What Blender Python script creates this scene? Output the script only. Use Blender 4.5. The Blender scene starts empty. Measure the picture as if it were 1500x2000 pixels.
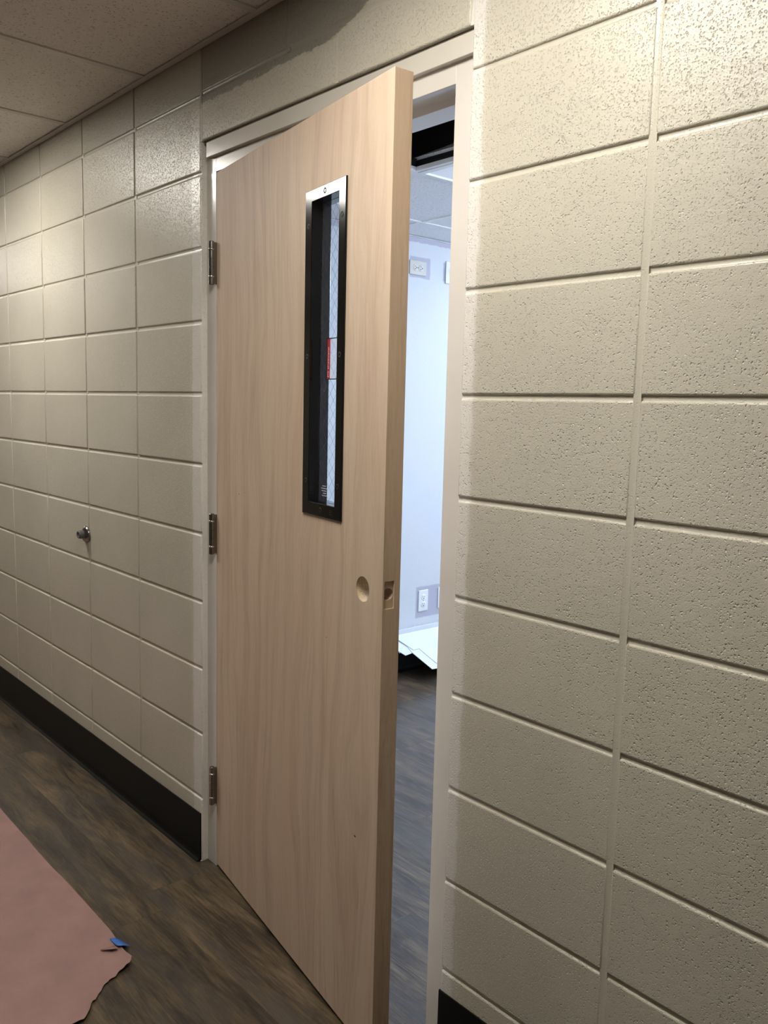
import bpy, bmesh, math, random
from mathutils import Vector, Matrix

random.seed(7)
S = bpy.context.scene
C = S.collection

# ------------------------------------------------------------------ camera
F_PX = 1676.7
yaw, pitch, roll = -0.8478, -0.1220, 0.0238
fw = Vector((math.sin(yaw) * math.cos(pitch), math.cos(yaw) * math.cos(pitch), math.sin(pitch)))
rt = Vector((math.cos(yaw), -math.sin(yaw), 0))
up = rt.cross(fw)
rt2 = rt * math.cos(roll) + up * math.sin(roll)
up2 = -rt * math.sin(roll) + up * math.cos(roll)
cam_d = bpy.data.cameras.new('camera')
cam_d.sensor_fit = 'VERTICAL'
cam_d.sensor_height = 36.0
cam_d.lens = F_PX * 36.0 / 2000.0
cam_d.clip_start = 0.02
cam = bpy.data.objects.new('camera', cam_d)
C.objects.link(cam)
m3 = Matrix((rt2, up2, -fw)).transposed()
cam.matrix_world = Matrix.Translation((2.217, -1.2452, 1.3987)) @ m3.to_4x4()
S.camera = cam

# ------------------------------------------------------------------ world, exposure
w = bpy.data.worlds.new('world')
S.world = w
w.use_nodes = True
w.node_tree.nodes['Background'].inputs[0].default_value = (0.02, 0.02, 0.02, 1)
w.node_tree.nodes['Background'].inputs[1].default_value = 0.3
S.view_settings.view_transform = 'Standard'
S.view_settings.look = 'None'
S.view_settings.gamma = 1.0
S.view_settings.use_curve_mapping = False
S.view_settings.exposure = 0.0

HALL_LIGHT = 28.5       # radiance of the hall troffer lenses
HALL_COL = (1.0, 0.955, 0.88)
ROOM_LIGHT = 18.5        # radiance of the unseen room lights' deepened lenses
ROOM_COL = (0.65, 0.765, 1.0)

# ------------------------------------------------------------------ node helpers
class NT:
    def __init__(self, name):
        self.m = bpy.data.materials.new(name)
        self.m.use_nodes = True
        self.t = self.m.node_tree
        self.b = self.t.nodes['Principled BSDF']
    def n(self, typ, **kw):
        o = self.t.nodes.new(typ)
        for k, v in kw.items():
            setattr(o, k, v)
        return o
    def l(self, a, b):
        self.t.links.new(a, b)
    def pos(self, scale=(1, 1, 1), obj=False):
        if obj:
            src = self.n('ShaderNodeTexCoord').outputs['Object']
        else:
            src = self.n('ShaderNodeNewGeometry').outputs['Position']
        mp = self.n('ShaderNodeMapping')
        mp.inputs['Scale'].default_value = scale
        self.l(src, mp.inputs['Vector'])
        return mp.outputs[0]
    def noise(self, vec, scale, detail=3, rough=0.5, dist=0.0):
        o = self.n('ShaderNodeTexNoise')
        o.inputs['Scale'].default_value = scale
        o.inputs['Detail'].default_value = detail
        o.inputs['Roughness'].default_value = rough
        o.inputs['Distortion'].default_value = dist
        self.l(vec, o.inputs['Vector'])
        return o.outputs['Fac']
    def ramp(self, fac, stops, interp='LINEAR'):
        o = self.n('ShaderNodeValToRGB')
        e = o.color_ramp.elements
        o.color_ramp.interpolation = interp
        while len(e) < len(stops):
            e.new(0.5)
        for el, (p, c) in zip(e, stops):
            el.position = p
            el.color = (c[0], c[1], c[2], 1) if not isinstance(c, (int, float)) else (c, c, c, 1)
        self.l(fac, o.inputs[0])
        return o.outputs[0]
    def math(self, op, a, b=None, clamp=False):
        o = self.n('ShaderNodeMath', operation=op, use_clamp=clamp)
        for i, v in enumerate((a, b)):
            if v is None:
                continue
            if isinstance(v, (int, float)):
                o.inputs[i].default_value = v
            else:
                self.l(v, o.inputs[i])
        return o.outputs[0]
    def mix(self, fac, a, b, blend='MIX'):
        o = self.n('ShaderNodeMix', data_type='RGBA', blend_type=blend)
        for sock, v in ((o.inputs[0], fac), (o.inputs[6], a), (o.inputs[7], b)):
            if isinstance(v, (int, float)):
                sock.default_value = v
            elif isinstance(v, tuple):
                sock.default_value = (v[0], v[1], v[2], 1)
            else:
                self.l(v, sock)
        return o.outputs[2]
    def sep(self, vec):
        o = self.n('ShaderNodeSeparateXYZ')
        self.l(vec, o.inputs[0])
        return o.outputs
    def bump(self, h, dist, strength=1.0, normal=None):
        o = self.n('ShaderNodeBump')
        o.inputs['Distance'].default_value = dist
        o.inputs['Strength'].default_value = strength
        self.l(h, o.inputs['Height'])
        if normal is not None:
            self.l(normal, o.inputs['Normal'])
        return o.outputs[0]
    def set(self, **kw):
        names = dict(col='Base Color', rough='Roughness', metal='Metallic', normal='Normal', spec='Specular IOR Level',
                     trans='Transmission Weight', ior='IOR', coat='Coat Weight', coatr='Coat Roughness', alpha='Alpha')
        for k, v in kw.items():
            s = self.b.inputs[names[k]]
            if isinstance(v, (int, float)):
                s.default_value = v
            elif isinstance(v, tuple):
                s.default_value = (v[0], v[1], v[2], 1)
            else:
                self.l(v, s)
        return self.m

def smooth_step(t, v, a, b):
    o = t.n('ShaderNodeMapRange')
    o.interpolation_type = 'SMOOTHSTEP'
    o.inputs['From Min'].default_value = a
    o.inputs['From Max'].default_value = b
    t.l(v, o.inputs['Value'])
    return o.outputs['Result']

PAINT = (0.57, 0.535, 0.44)
def mat_block(name, fine=1.0, plain=False):
    t = NT(name)
    p = t.pos()
    x, y, z = t.sep(p)
    # pores in the concrete under the paint, and a fine orange-peel
    n2 = t.noise(p, 300, 3, 0.6)
    n3 = t.noise(p, 55, 3, 0.55)
    def pits(scale, rad, share):
        v = t.n('ShaderNodeTexVoronoi', feature='F1', distance='EUCLIDEAN')
        v.inputs['Scale'].default_value = scale
        wp = t.n('ShaderNodeVectorMath', operation='ADD')
        wn = t.n('ShaderNodeTexNoise')
        wn.inputs['Scale'].default_value = scale * 1.1
        wn.inputs['Detail'].default_value = 1.0
        t.l(p, wn.inputs['Vector'])
        sc = t.n('ShaderNodeVectorMath', operation='SCALE')
        sc.inputs['Scale'].default_value = 0.9 / scale
        t.l(wn.outputs['Color'], sc.inputs[0])
        t.l(p, wp.inputs[0]); t.l(sc.outputs[0], wp.inputs[1])
        t.l(wp.outputs[0], v.inputs['Vector'])
        rnd = t.sep(v.outputs['Color'])[0]
        on = t.math('LESS_THAN', rnd, share)
        hole = t.math('SUBTRACT', 1.0, smooth_step(t, v.outputs['Distance'], rad * 0.25, rad))
        return t.math('MULTIPLY', on, hole)
    patch = t.ramp(t.noise(p, 10, 2), [(0.35, 0.5), (0.65, 1.0)])
    pit = t.math('ADD', t.math('MULTIPLY', pits(185, 0.42, 0.42), patch), t.math('MULTIPLY', pits(330, 0.45, 0.45), 0.6))
    h = t.math('SUBTRACT', t.math('ADD', t.math('MULTIPLY', n2, 0.40), t.math('MULTIPLY', n3, 0.55)), pit)
    # brushed cut-in beside the frame: a greyer, smoother strip of paint with a wavering edge
    wob = t.math('MULTIPLY', t.math('SUBTRACT', t.noise(t.pos((1, 1, 1)), 22, 3), 0.5), 0.022)
    xw = t.math('ADD', x, wob)
    right = t.math('MULTIPLY', smooth_step(t, xw, 1.02, 1.022), t.math('SUBTRACT', 1.0, smooth_step(t, xw, 1.052, 1.070)))
    left = t.math('MULTIPLY', smooth_step(t, xw, -0.058, -0.046), t.math('SUBTRACT', 1.0, smooth_step(t, xw, 0.008, 0.010)))
    low = t.math('SUBTRACT', 1.0, smooth_step(t, z, 2.20, 2.21))
    cut = t.math('MULTIPLY', t.math('ADD', right, left, True), low)
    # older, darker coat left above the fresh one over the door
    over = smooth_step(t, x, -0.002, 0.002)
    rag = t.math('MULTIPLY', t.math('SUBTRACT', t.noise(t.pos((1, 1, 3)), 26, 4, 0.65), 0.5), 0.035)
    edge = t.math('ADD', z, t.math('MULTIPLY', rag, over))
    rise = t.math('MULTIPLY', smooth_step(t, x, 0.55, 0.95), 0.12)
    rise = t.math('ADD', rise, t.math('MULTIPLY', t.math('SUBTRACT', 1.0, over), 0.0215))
    top_dark = smooth_step(t, t.math('SUBTRACT', edge, rise), 2.211, 2.217)
    top_dark = t.math('MULTIPLY', top_dark, t.math('ADD', 0.45, t.math('MULTIPLY', over, 0.55)))  # hinge side of the door: top course darkened too, at part strength
    top_dark = t.math('MULTIPLY', top_dark, t.math('SUBTRACT', 1.0, smooth_step(t, x, 1.02, 1.03)))
    tone = t.ramp(t.noise(p, 3.0, 3), [(0.3, tuple(c * 0.93 for c in PAINT)), (0.7, tuple(c * 1.04 for c in PAINT))])
    col = t.mix(t.math('MULTIPLY', cut, 0.72), tone, (0.83, 0.80, 0.75))
    col = t.mix(top_dark, col, (0.27, 0.25, 0.205))
    rough = t.math('SUBTRACT', 0.29, t.math('MULTIPLY', cut, 0.10))
    nrm = t.bump(h, 0.0014 * fine, 1.0)
    return t.set(col=col, rough=rough, normal=nrm, spec=0.5)

def mat_paint(name, col, rough=0.22, bump=0.0002, scale=160):
    t = NT(name)
    p = t.pos()
    c = t.ramp(t.noise(p, 5, 2), [(0.3, tuple(a * 0.95 for a in col)), (0.7, tuple(min(1, a * 1.04) for a in col))])
    return t.set(col=c, rough=rough, normal=t.bump(t.noise(p, scale, 3), bump, 1.0))

def mat_wood(name, c0, c1, c2, fleck=1.0):
    t = NT(name)
    ob = t.pos((1, 1, 1), True)
    x, y, z = t.sep(ob)
    # wandering grain: distort across the width slowly along the height
    cmb = t.n('ShaderNodeCombineXYZ')
    wv = t.math('MULTIPLY', t.math('SUBTRACT', t.noise(t.pos((2.2, 2.2, 0.50), True), 2.0, 3, 0.5), 0.5), 0.21)
    t.l(t.math('ADD', x, wv), cmb.inputs[0])
    t.l(y, cmb.inputs[1])
    t.l(t.math('MULTIPLY', z, 0.045), cmb.inputs[2])
    v = cmb.outputs[0]
    g1 = t.noise(v, 26, 4, 0.55)
    g2 = t.noise(v, 150, 4, 0.6)
    g3 = t.noise(t.pos((1.0, 1.0, 0.03), True), 420, 2, 0.6)
    broad = t.noise(t.pos((1.0, 1.0, 0.10), True), 3.5, 2)
    f = t.math('ADD', t.math('MULTIPLY', g1, 0.55), t.math('MULTIPLY', g2, 0.30))
    f = t.math('ADD', f, t.math('MULTIPLY', g3, 0.15))
    col = t.ramp(f, [(0.36, c2), (0.47, c1), (0.56, c0), (0.68, c1)])
    col = t.mix(t.ramp(broad, [(0.35, 0.0), (0.65, 0.35)]), col, c1)
    col = t.mix(t.ramp(t.noise(t.pos((3.0, 3.0, 0.6), True), 2.2, 3), [(0.50, 0.0), (0.68, 0.30)]), col, (c1[0] * 1.0, c1[1] * 0.90, c1[2] * 0.90))
    rays = t.ramp(t.noise(t.pos((60, 60, 900), True), 1.0, 1), [(0.42, 0.0), (0.62, 0.10 * fleck)])
    col = t.mix(rays, col, c2)
    return t.set(col=col, rough=0.52, spec=0.35, normal=t.bump(t.math('ADD', g2, g3), 0.00012))

def mat_floor(name):
    t = NT(name)
    oi = t.n('ShaderNodeObjectInfo')
    rnd = oi.outputs['Random']
    p = t.pos((1.3, 6.5, 1.0))
    off = t.n('ShaderNodeVectorMath', operation='ADD')
    cb = t.n('ShaderNodeCombineXYZ')
    t.l(t.math('MULTIPLY', rnd, 37.0), cb.inputs[0])
    t.l(t.math('MULTIPLY', rnd, 19.0), cb.inputs[1])
    t.l(p, off.inputs[0]); t.l(cb.outputs[0], off.inputs[1])
    v = off.outputs[0]
    g1 = t.noise(v, 2.6, 7, 0.66, 0.9)
    p2 = t.n('ShaderNodeVectorMath', operation='ADD')
    t.l(t.pos((5.0, 60.0, 1.0)), p2.inputs[0]); t.l(cb.outputs[0], p2.inputs[1])
    g2 = t.noise(p2.outputs[0], 2.4, 4, 0.65, 0.2)
    f = t.math('ADD', t.math('MULTIPLY', g1, 0.62), t.math('MULTIPLY', g2, 0.38))
    col = t.ramp(f, [(0.35, (0.018, 0.014, 0.011)), (0.45, (0.052, 0.038, 0.025)), (0.53, (0.098, 0.071, 0.043)), (0.66, (0.175, 0.130, 0.078))])
    # smoky grey clouding and scattered knots
    cloud = t.ramp(t.noise(v, 1.5, 4, 0.6), [(0.50, 0.0), (0.64, 0.75)])
    col = t.mix(cloud, col, (0.066, 0.057, 0.052))
    vo = t.n('ShaderNodeTexVoronoi', feature='F1', distance='EUCLIDEAN')
    vo.inputs['Scale'].default_value = 4.2
    mpk = t.n('ShaderNodeMapping')
    mpk.inputs['Scale'].default_value = (1.0, 1.7, 1.0)
    g = t.n('ShaderNodeNewGeometry')
    t.l(g.outputs['Position'], mpk.inputs[0])
    t.l(mpk.outputs[0], vo.inputs['Vector'])
    dist = t.math('ADD', vo.outputs['Distance'], t.math('MULTIPLY', g2, 0.03))
    knot = t.ramp(dist, [(0.030, 0.95), (0.055, 0.30), (0.075, 0.70), (0.120, 0.0)])
    col = t.mix(knot, col, (0.030, 0.024, 0.020))
    tone = t.ramp(rnd, [(0.0, 0.80), (1.0, 1.15)])
    col = t.mix(1.0, col, tone, 'MULTIPLY')
    return t.set(col=col, rough=0.29, spec=0.5, normal=t.bump(f, 0.0007))

def mat_tile(name, col=(0.84, 0.81, 0.77)):
    t = NT(name)
    p = t.pos()
    sp = t.ramp(t.noise(p, 150, 2, 0.6), [(0.335, 1.0), (0.385, 0.0)])
    sp2 = t.noise(p, 70, 3, 0.7)
    c = t.mix(t.math('MULTIPLY', sp, 0.80), col, tuple(a * 0.42 for a in col))
    c = t.mix(t.ramp(sp2, [(0.3, 0.14), (0.6, 0.0)]), c, tuple(a * 0.6 for a in col))
    return t.set(col=c, rough=0.9, spec=0.2, normal=t.bump(sp2, 0.0010))

def mat_metal(name, col, rough, metal=1.0):
    t = NT(name)
    r = t.ramp(t.noise(t.pos(), 60, 3), [(0.3, rough * 0.8), (0.7, min(1, rough * 1.2))])
    return t.set(col=col, rough=r, metal=metal)

def mat_emit(name, col, strength):
    t = NT(name)
    t.b.inputs['Emission Color'].default_value = (*col, 1)
    t.b.inputs['Emission Strength'].default_value = strength
    return t.set(col=(0.8, 0.8, 0.8), rough=0.6)

M = {}
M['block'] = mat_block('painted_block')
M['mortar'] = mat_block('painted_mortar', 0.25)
M['frame'] = mat_paint('frame_paint', (0.67, 0.633, 0.572), 0.20, 0.00012, 60)
M['strip'] = mat_paint('strip_paint', (0.62, 0.585, 0.515), 0.22, 0.0004, 40)
M['wood'] = mat_wood('birch_veneer', (0.70, 0.557, 0.419), (0.615, 0.472, 0.345), (0.48, 0.352, 0.248))
M['edge'] = mat_wood('birch_edge', (0.50, 0.375, 0.262), (0.42, 0.305, 0.205), (0.26, 0.18, 0.115), 0.0)
M['chip'] = mat_paint('particleboard', (0.56, 0.43, 0.27), 0.9, 0.003, 260)
M['floor'] = mat_floor('vinyl_plank')
M['tile'] = mat_tile('ceiling_tile')
M['tbar'] = mat_paint('grid_paint', (0.66, 0.63, 0.59), 0.5, 0.0001)
M['room_tile'] = mat_tile('room_tile', (0.90, 0.91, 0.94))
M['room_bar'] = mat_paint('room_bar', (0.86, 0.86, 0.86), 0.45, 0.0001)
M['base'] = mat_paint('rubber_base', (0.007, 0.0065, 0.006), 0.42, 0.0002, 300)
M['steel'] = mat_metal('satin_steel', (0.30, 0.29, 0.275), 0.22)
M['bright'] = mat_metal('bright_steel', (0.70, 0.67, 0.62), 0.16)
M['rubber'] = mat_paint('grey_rubber', (0.10, 0.095, 0.09), 0.5, 0.0001)
M['black'] = mat_paint('black_enamel', (0.004, 0.004, 0.004), 0.13, 0.00006, 40)
M['black'].node_tree.nodes['Principled BSDF'].inputs['Specular IOR Level'].default_value = 0.38
M['base'].node_tree.nodes['Principled BSDF'].inputs['Specular IOR Level'].default_value = 0.16
M['black_roomlit'] = mat_paint('black_roomlit', (0.045, 0.048, 0.056), 0.16, 0.00006, 40)  # room light reflected in the rear ring, put into a lighter bluish black
M['black_roomlit'].node_tree.nodes['Principled BSDF'].inputs['Specular IOR Level'].default_value = 0.9
M['screw'] = mat_paint('black_screw', (0.006, 0.006, 0.006), 0.5, 0.0001)
M['wire'] = mat_paint('wire', (0.035, 0.037, 0.042), 0.5, 0.00001)
M['pink'] = None
t = NT('rosin_paper')
pp = t.pos()
cr = t.noise(t.pos((1, 2.5, 1)), 5, 4, 0.6, 1.0)
pc = t.ramp(t.noise(pp, 9, 4, 0.6), [(0.3, (0.31, 0.193, 0.178)), (0.7, (0.375, 0.235, 0.217))])
pc = t.mix(t.ramp(t.noise(pp, 320, 2), [(0.71, 0.0), (0.78, 0.30)]), pc, (0.66, 0.45, 0.42))
M['pink'] = t.set(col=pc, rough=0.85, spec=0.2, normal=t.bump(t.math('ADD', cr, t.math('MULTIPLY', t.noise(pp, 400, 2), 0.1)), 0.006))
M['tape'] = mat_paint('blue_tape', (0.05, 0.17, 0.56), 0.6, 0.0004, 300)
M['sheet'] = mat_paint('white_sheet', (0.70, 0.74, 0.74), 0.5, 0.0008, 12)
M['roomwall'] = None
t = NT('room_wall_paint')
pp = t.pos()
x, y, z = t.sep(pp)
# fresh white coat stops short of the ceiling and around the wall plates, leaving the old lilac primer
wb = t.math('MULTIPLY', t.math('SUBTRACT', t.noise(pp, 30, 3, 0.6), 0.5), 0.02)
top = smooth_step(t, t.math('ADD', z, wb), 2.222, 2.228)
def rect(t, y, z, y0, y1, z0, z1, s=0.004):
    a = t.math('MULTIPLY', smooth_step(t, y, y0 - s, y0 + s), t.math('SUBTRACT', 1.0, smooth_step(t, y, y1 - s, y1 + s)))
    b = t.math('MULTIPLY', smooth_step(t, z, z0 - s, z0 + s), t.math('SUBTRACT', 1.0, smooth_step(t, z, z1 - s, z1 + s)))
    return t.math('MULTIPLY', a, b)
yy = t.math('ADD', y, t.math('MULTIPLY', wb, 0.5)); zz = t.math('ADD', z, t.math('MULTIPLY', wb, 0.5))
pt = t.math('ADD', rect(t, yy, zz, 1.762, 1.905, 2.052, 2.155), rect(t, yy, zz, 2.000, 2.20, 2.055, 2.150), True)
pt = t.math('ADD', pt, rect(t, yy, zz, 1.870, 2.25, 0.275, 0.445), True)
pt = t.math('ADD', pt, top, True)
low = t.math('MULTIPLY', t.math('SUBTRACT', 1.0, smooth_step(t, t.math('ADD', z, t.math('MULTIPLY', wb, 3.0)), 0.21, 0.25)), 0.8)
pt = t.math('ADD', pt, low, True)
M['roomwall'] = t.set(col=t.mix(pt, (0.64, 0.67, 0.68), (0.47, 0.46, 0.53)), rough=0.55, normal=t.bump(t.noise(pp, 120, 3), 0.0004))
M['plate'] = mat_paint('ivory_plate', (0.62, 0.60, 0.52), 0.35, 0.00005)
M['plate2'] = mat_paint('white_plate', (0.80, 0.80, 0.80), 0.35, 0.00005)
M['dark'] = mat_paint('dark_slot', (0.02, 0.02, 0.02), 0.6, 0.0001)
M['plenum'] = mat_paint('plenum_deck', (0.060, 0.048, 0.038), 0.9, 0.004, 20)
M['joist'] = mat_paint('joist_wood', (0.26, 0.19, 0.13), 0.9, 0.002, 30)
M['caulk'] = mat_paint('old_caulk', (0.16, 0.13, 0.10), 0.9, 0.003, 90)
M['plain'] = mat_paint('plain_wall', (0.55, 0.50, 0.41), 0.5, 0.0005)
M['plaindark'] = mat_paint('plain_darkened_wall', (0.14, 0.12, 0.10), 0.5, 0.0005)  # unseen hall wall, coloured dark to cut light bounced onto the block wall
M['plainroom'] = mat_paint('plain_room_wall', (0.80, 0.82, 0.82), 0.55, 0.0004)
M['housing'] = mat_paint('black_housing', (0.012, 0.014, 0.016), 0.35, 0.0001)
M['whitefix'] = mat_paint('fixture_white', (0.80, 0.80, 0.80), 0.35, 0.0001)
M['hall_lens'] = mat_emit('hall_lens', HALL_COL, HALL_LIGHT)
M['hall_lens_dim'] = mat_emit('hall_lens_dim', HALL_COL, HALL_LIGHT * 0.90)
M['room_lens'] = mat_emit('room_lens', ROOM_COL, ROOM_LIGHT)
M['red'] = mat_paint('red_print', (0.46, 0.025, 0.035), 0.4, 0.0001)
M['blackprint'] = mat_paint('black_print', (0.01, 0.01, 0.01), 0.4, 0.0001)
M['whiteprint'] = mat_paint('white_print', (0.75, 0.72, 0.72), 0.5, 0.0001)
t = NT('clear_label')
M['label'] = t.set(col=t.ramp(t.noise(t.pos(), 30, 2), [(0.3, (0.70, 0.72, 0.76)), (0.7, (0.80, 0.82, 0.85))]), rough=0.5, alpha=0.22)
t = NT('glass')
M['glass'] = t.set(col=t.ramp(t.noise(t.pos(), 3, 1), [(0.3, (0.90, 0.94, 0.96)), (0.7, (0.93, 0.96, 0.98))]), rough=0.0, trans=1.0, ior=1.02 + 0.43)
M['knot'] = mat_paint('pin_knot', (0.10, 0.05, 0.03), 0.7, 0.0001)

# ------------------------------------------------------------------ mesh helpers
def box(bm, x0, x1, y0, y1, z0, z1):
    vs = [bm.verts.new(p) for p in ((x0, y0, z0), (x1, y0, z0), (x1, y1, z0), (x0, y1, z0), (x0, y0, z1), (x1, y0, z1), (x1, y1, z1), (x0, y1, z1))]
    for f in ((0, 3, 2, 1), (4, 5, 6, 7), (0, 1, 5, 4), (1, 2, 6, 5), (2, 3, 7, 6), (3, 0, 4, 7)):
        bm.faces.new([vs[i] for i in f])
    return vs

def mesh_of(bm, name, mat=None, smooth=False, bev=0.0, seg=2):
    if bev:
        bmesh.ops.bevel(bm, geom=bm.edges[:], offset=bev, segments=seg, profile=0.5, affect='EDGES')
    bmesh.ops.recalc_face_normals(bm, faces=bm.faces[:])
    me = bpy.data.meshes.new(name)
    bm.to_mesh(me)
    bm.free()
    if mat is not None:
        me.materials.append(mat)
    if smooth:
        for p in me.polygons:
            p.use_smooth = True
    return me

def link(name, me, parent=None, loc=(0, 0, 0), rot=(0, 0, 0)):
    o = bpy.data.objects.new(name, me)
    C.objects.link(o)
    o.location = loc
    o.rotation_euler = rot
    if parent is not None:
        o.parent = parent
    return o

def bx(name, dims, mat, parent=None, bev=0.0, seg=2, loc=(0, 0, 0), rot=(0, 0, 0)):
    bm = bmesh.new()
    box(bm, *dims)
    return link(name, mesh_of(bm, name, mat, False, bev, seg), parent, loc, rot)

def empty(name, loc=(0, 0, 0), rot=(0, 0, 0), parent=None):
    o = bpy.data.objects.new(name, None)
    o.empty_display_size = 0.1
    C.objects.link(o)
    o.location = loc
    o.rotation_euler = rot
    if parent is not None:
        o.parent = parent
    return o

def tag(o, label=None, cat=None, kind=None, group=None):
    if label: o['label'] = label
    if cat: o['category'] = cat
    if kind: o['kind'] = kind
    if group: o['group'] = group
    return o

def prism(pts, axis, a, b, name, mat, bev=0.0, smooth=False):
    """polygon pts in the two other axes, swept from a to b along axis"""
    bm = bmesh.new()
    def P(u, v, s):
        return {'x': (s, u, v), 'y': (u, s, v), 'z': (u, v, s)}[axis]
    lo = [bm.verts.new(P(u, v, a)) for u, v in pts]
    hi = [bm.verts.new(P(u, v, b)) for u, v in pts]
    n = len(pts)
    for i in range(n):
        j = (i + 1) % n
        bm.faces.new((lo[i], lo[j], hi[j], hi[i]))
    bm.faces.new(lo[::-1])
    bm.faces.new(hi)
    return mesh_of(bm, name, mat, smooth, bev)

def lathe(prof, n=32, name='lathe', mat=None, axis='z', smooth=True):
    """profile of (radius, height); closed with caps where the radius is zero"""
    bm = bmesh.new()
    rings = []
    for r, h in prof:
        if r < 1e-6:
            rings.append([bm.verts.new((0, 0, h))])
        else:
            rings.append([bm.verts.new((r * math.cos(2 * math.pi * i / n), r * math.sin(2 * math.pi * i / n), h)) for i in range(n)])
    for a, b in zip(rings, rings[1:]):
        if len(a) == 1 and len(b) == 1:
            continue
        for i in range(n):
            j = (i + 1) % n
            if len(a) == 1: bm.faces.new((a[0], b[i], b[j]))
            elif len(b) == 1: bm.faces.new((a[i], a[j], b[0]))
            else: bm.faces.new((a[i], a[j], b[j], b[i]))
    if axis == 'y-':      # height runs towards -y
        bmesh.ops.transform(bm, matrix=Matrix.Rotation(math.radians(90), 4, 'X'), verts=bm.verts[:])
    me = mesh_of(bm, name, mat, smooth)
    return me

def auto_smooth(me, ang=35):
    me.set_sharp_from_angle(angle=math.radians(ang))

# ------------------------------------------------------------------ dimensions
OPEN = 1.027                # block opening, x from 0 to OPEN
CO = 0.2032                 # course height
CEIL = 2.36
HALL_B = -2.14              # far hall wall
XL, XR = -5.2, 4.6
WALL_T = 0.194
J = 0.0043                  # half of a mortar joint
BED = 2.1165                # underside of the lintel course

# ------------------------------------------------------------------ the block wall with the door
wall = empty('wall_front')
tag(wall, 'painted beige concrete block wall around the doorway', 'wall', 'structure')
bx('wall_core', (XL, 0.0, 0.050, WALL_T, 0, CEIL + 0.4), M['plain'], wall)
bx('wall_core', (OPEN, XR, 0.050, WALL_T, 0, CEIL + 0.4), M['plain'], wall)
bx('wall_core', (0.0, OPEN, 0.052, WALL_T, BED, CEIL + 0.4), M['plain'], wall)

block_cache = {}
def block(x0, x1, z0, z1):
    sx, sz = round(x1 - x0, 4), round(z1 - z0, 4)
    if (sx, sz) not in block_cache:
        bm = bmesh.new()
        box(bm, 0, sx, 0, 0.05, 0, sz)
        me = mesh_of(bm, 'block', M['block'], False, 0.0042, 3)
        for p in me.polygons: p.use_smooth = p.area < 0.004
        block_cache[(sx, sz)] = me
    return link('block', block_cache[(sx, sz)], wall, (x0, random.uniform(-0.0008, 0.0006), z0))

left_edges = [0.0] + [-0.4115 - 0.4064 * i for i in range(8)]
right_edges = [OPEN] + [1.425 + 0.4064 * i for i in range(5)]
courses = [(k * CO, min((k + 1) * CO, CEIL + 0.03)) for k in range(12)]
for z0, z1 in courses:
    a = 0.0 if z0 == 0 else J
    for xr_, xl_ in zip(left_edges, left_edges[1:]):
        block(xl_ + J, xr_ - (0 if xr_ == 0.0 else J), z0 + a, z1 - J)
    for xl_, xr_ in zip(right_edges, right_edges[1:]):
        block(xl_ + (0 if xl_ == OPEN else J), xr_ - J, z0 + a, z1 - J)
for xs, z0, z1 in (((0.004, 0.613, OPEN - 0.004), BED, 11 * CO), ((0.004, 0.420, 0.824, OPEN - 0.004), 11 * CO + J * 2, CEIL + 0.03)):
    for a, b in zip(xs, xs[1:]):
        block(a + 0.003, b - 0.003, z0, z1)

def joint_strip(name, x0, x1, z0, z1, y, horizontal):
    """tooled concave joint"""
    h = (z1 - z0) / 2 if horizontal else (x1 - x0) / 2
    pts = []
    for i in range(7):
        s = -1 + 2 * i / 6
        pts.append((s * h, y + (0.0022 if horizontal else 0.0009) * (1 - s * s)))
    bm = bmesh.new()
    rows = []
    for s, yy_ in pts:
        if horizontal:
            zc = (z0 + z1) / 2 + s
            rows.append((bm.verts.new((x0, yy_, zc)), bm.verts.new((x1, yy_, zc))))
        else:
            xc = (x0 + x1) / 2 + s
            rows.append((bm.verts.new((xc, yy_, z0)), bm.verts.new((xc, yy_, z1))))
    for (a, b), (c, d) in zip(rows, rows[1:]):
        bm.faces.new((a, b, d, c))
    # back side to give it body
    for r in ((rows[0], rows[-1]),):
        (a, b), (c, d) = r
        e = [bm.verts.new((v.co.x, 0.05, v.co.z)) for v in (a, b, c, d)]
        bm.faces.new((a, b, e[1], e[0])); bm.faces.new((c, d, e[3], e[2])); bm.faces.new((e[0], e[1], e[3], e[2]))
        bm.faces.new([q[0] for q in rows] + [e[2], e[0]]); bm.faces.new([q[1] for q in rows] + [e[3], e[1]])
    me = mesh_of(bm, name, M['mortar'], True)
    me.set_sharp_from_angle(angle=math.radians(45))
    # normals of an open sheet: point to the hall
    return link(name, me, wall)

for k in range(1, 12):
    joint_strip('mortar_joint', left_edges[-1], 0.0, k * CO - J - 0.003, k * CO + J + 0.003, 0.0022, True)
    joint_strip('mortar_joint', OPEN, right_edges[-1], k * CO - J - 0.003, k * CO + J + 0.003, 0.0026, True)
joint_strip('mortar_joint', 0.0, OPEN, 11 * CO - J, 11 * CO + J * 2 + 0.002, 0.001, True)
for x_ in left_edges[1:]:
    joint_strip('mortar_joint', x_ - J - 0.003, x_ + J + 0.003, 0, CEIL, 0.0026, False)
for x_ in right_edges[1:]:
    joint_strip('mortar_joint', x_ - J - 0.003, x_ + J + 0.003, 0, CEIL, 0.0004, False)
for x_, z0, z1 in ((0.613, BED, 11 * CO), (0.42, 11 * CO, CEIL), (0.824, 11 * CO, CEIL), (0.001, BED, CEIL), (OPEN - 0.001, BED, CEIL)):
    joint_strip('mortar_joint', x_ - 0.006, x_ + 0.006, z0, z1, -0.0004 if x_ > 0.5 else 0.0006, False)

# plain lengths of the same wall beyond the built blocks
bx('wall_length', (XL, left_edges[-1], 0.0, 0.05, 0, CEIL + 0.03), M['plain'], wall)
bx('wall_length', (right_edges[-1], XR, 0.0, 0.05, 0, CEIL + 0.03), M['plain'], wall)

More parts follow.
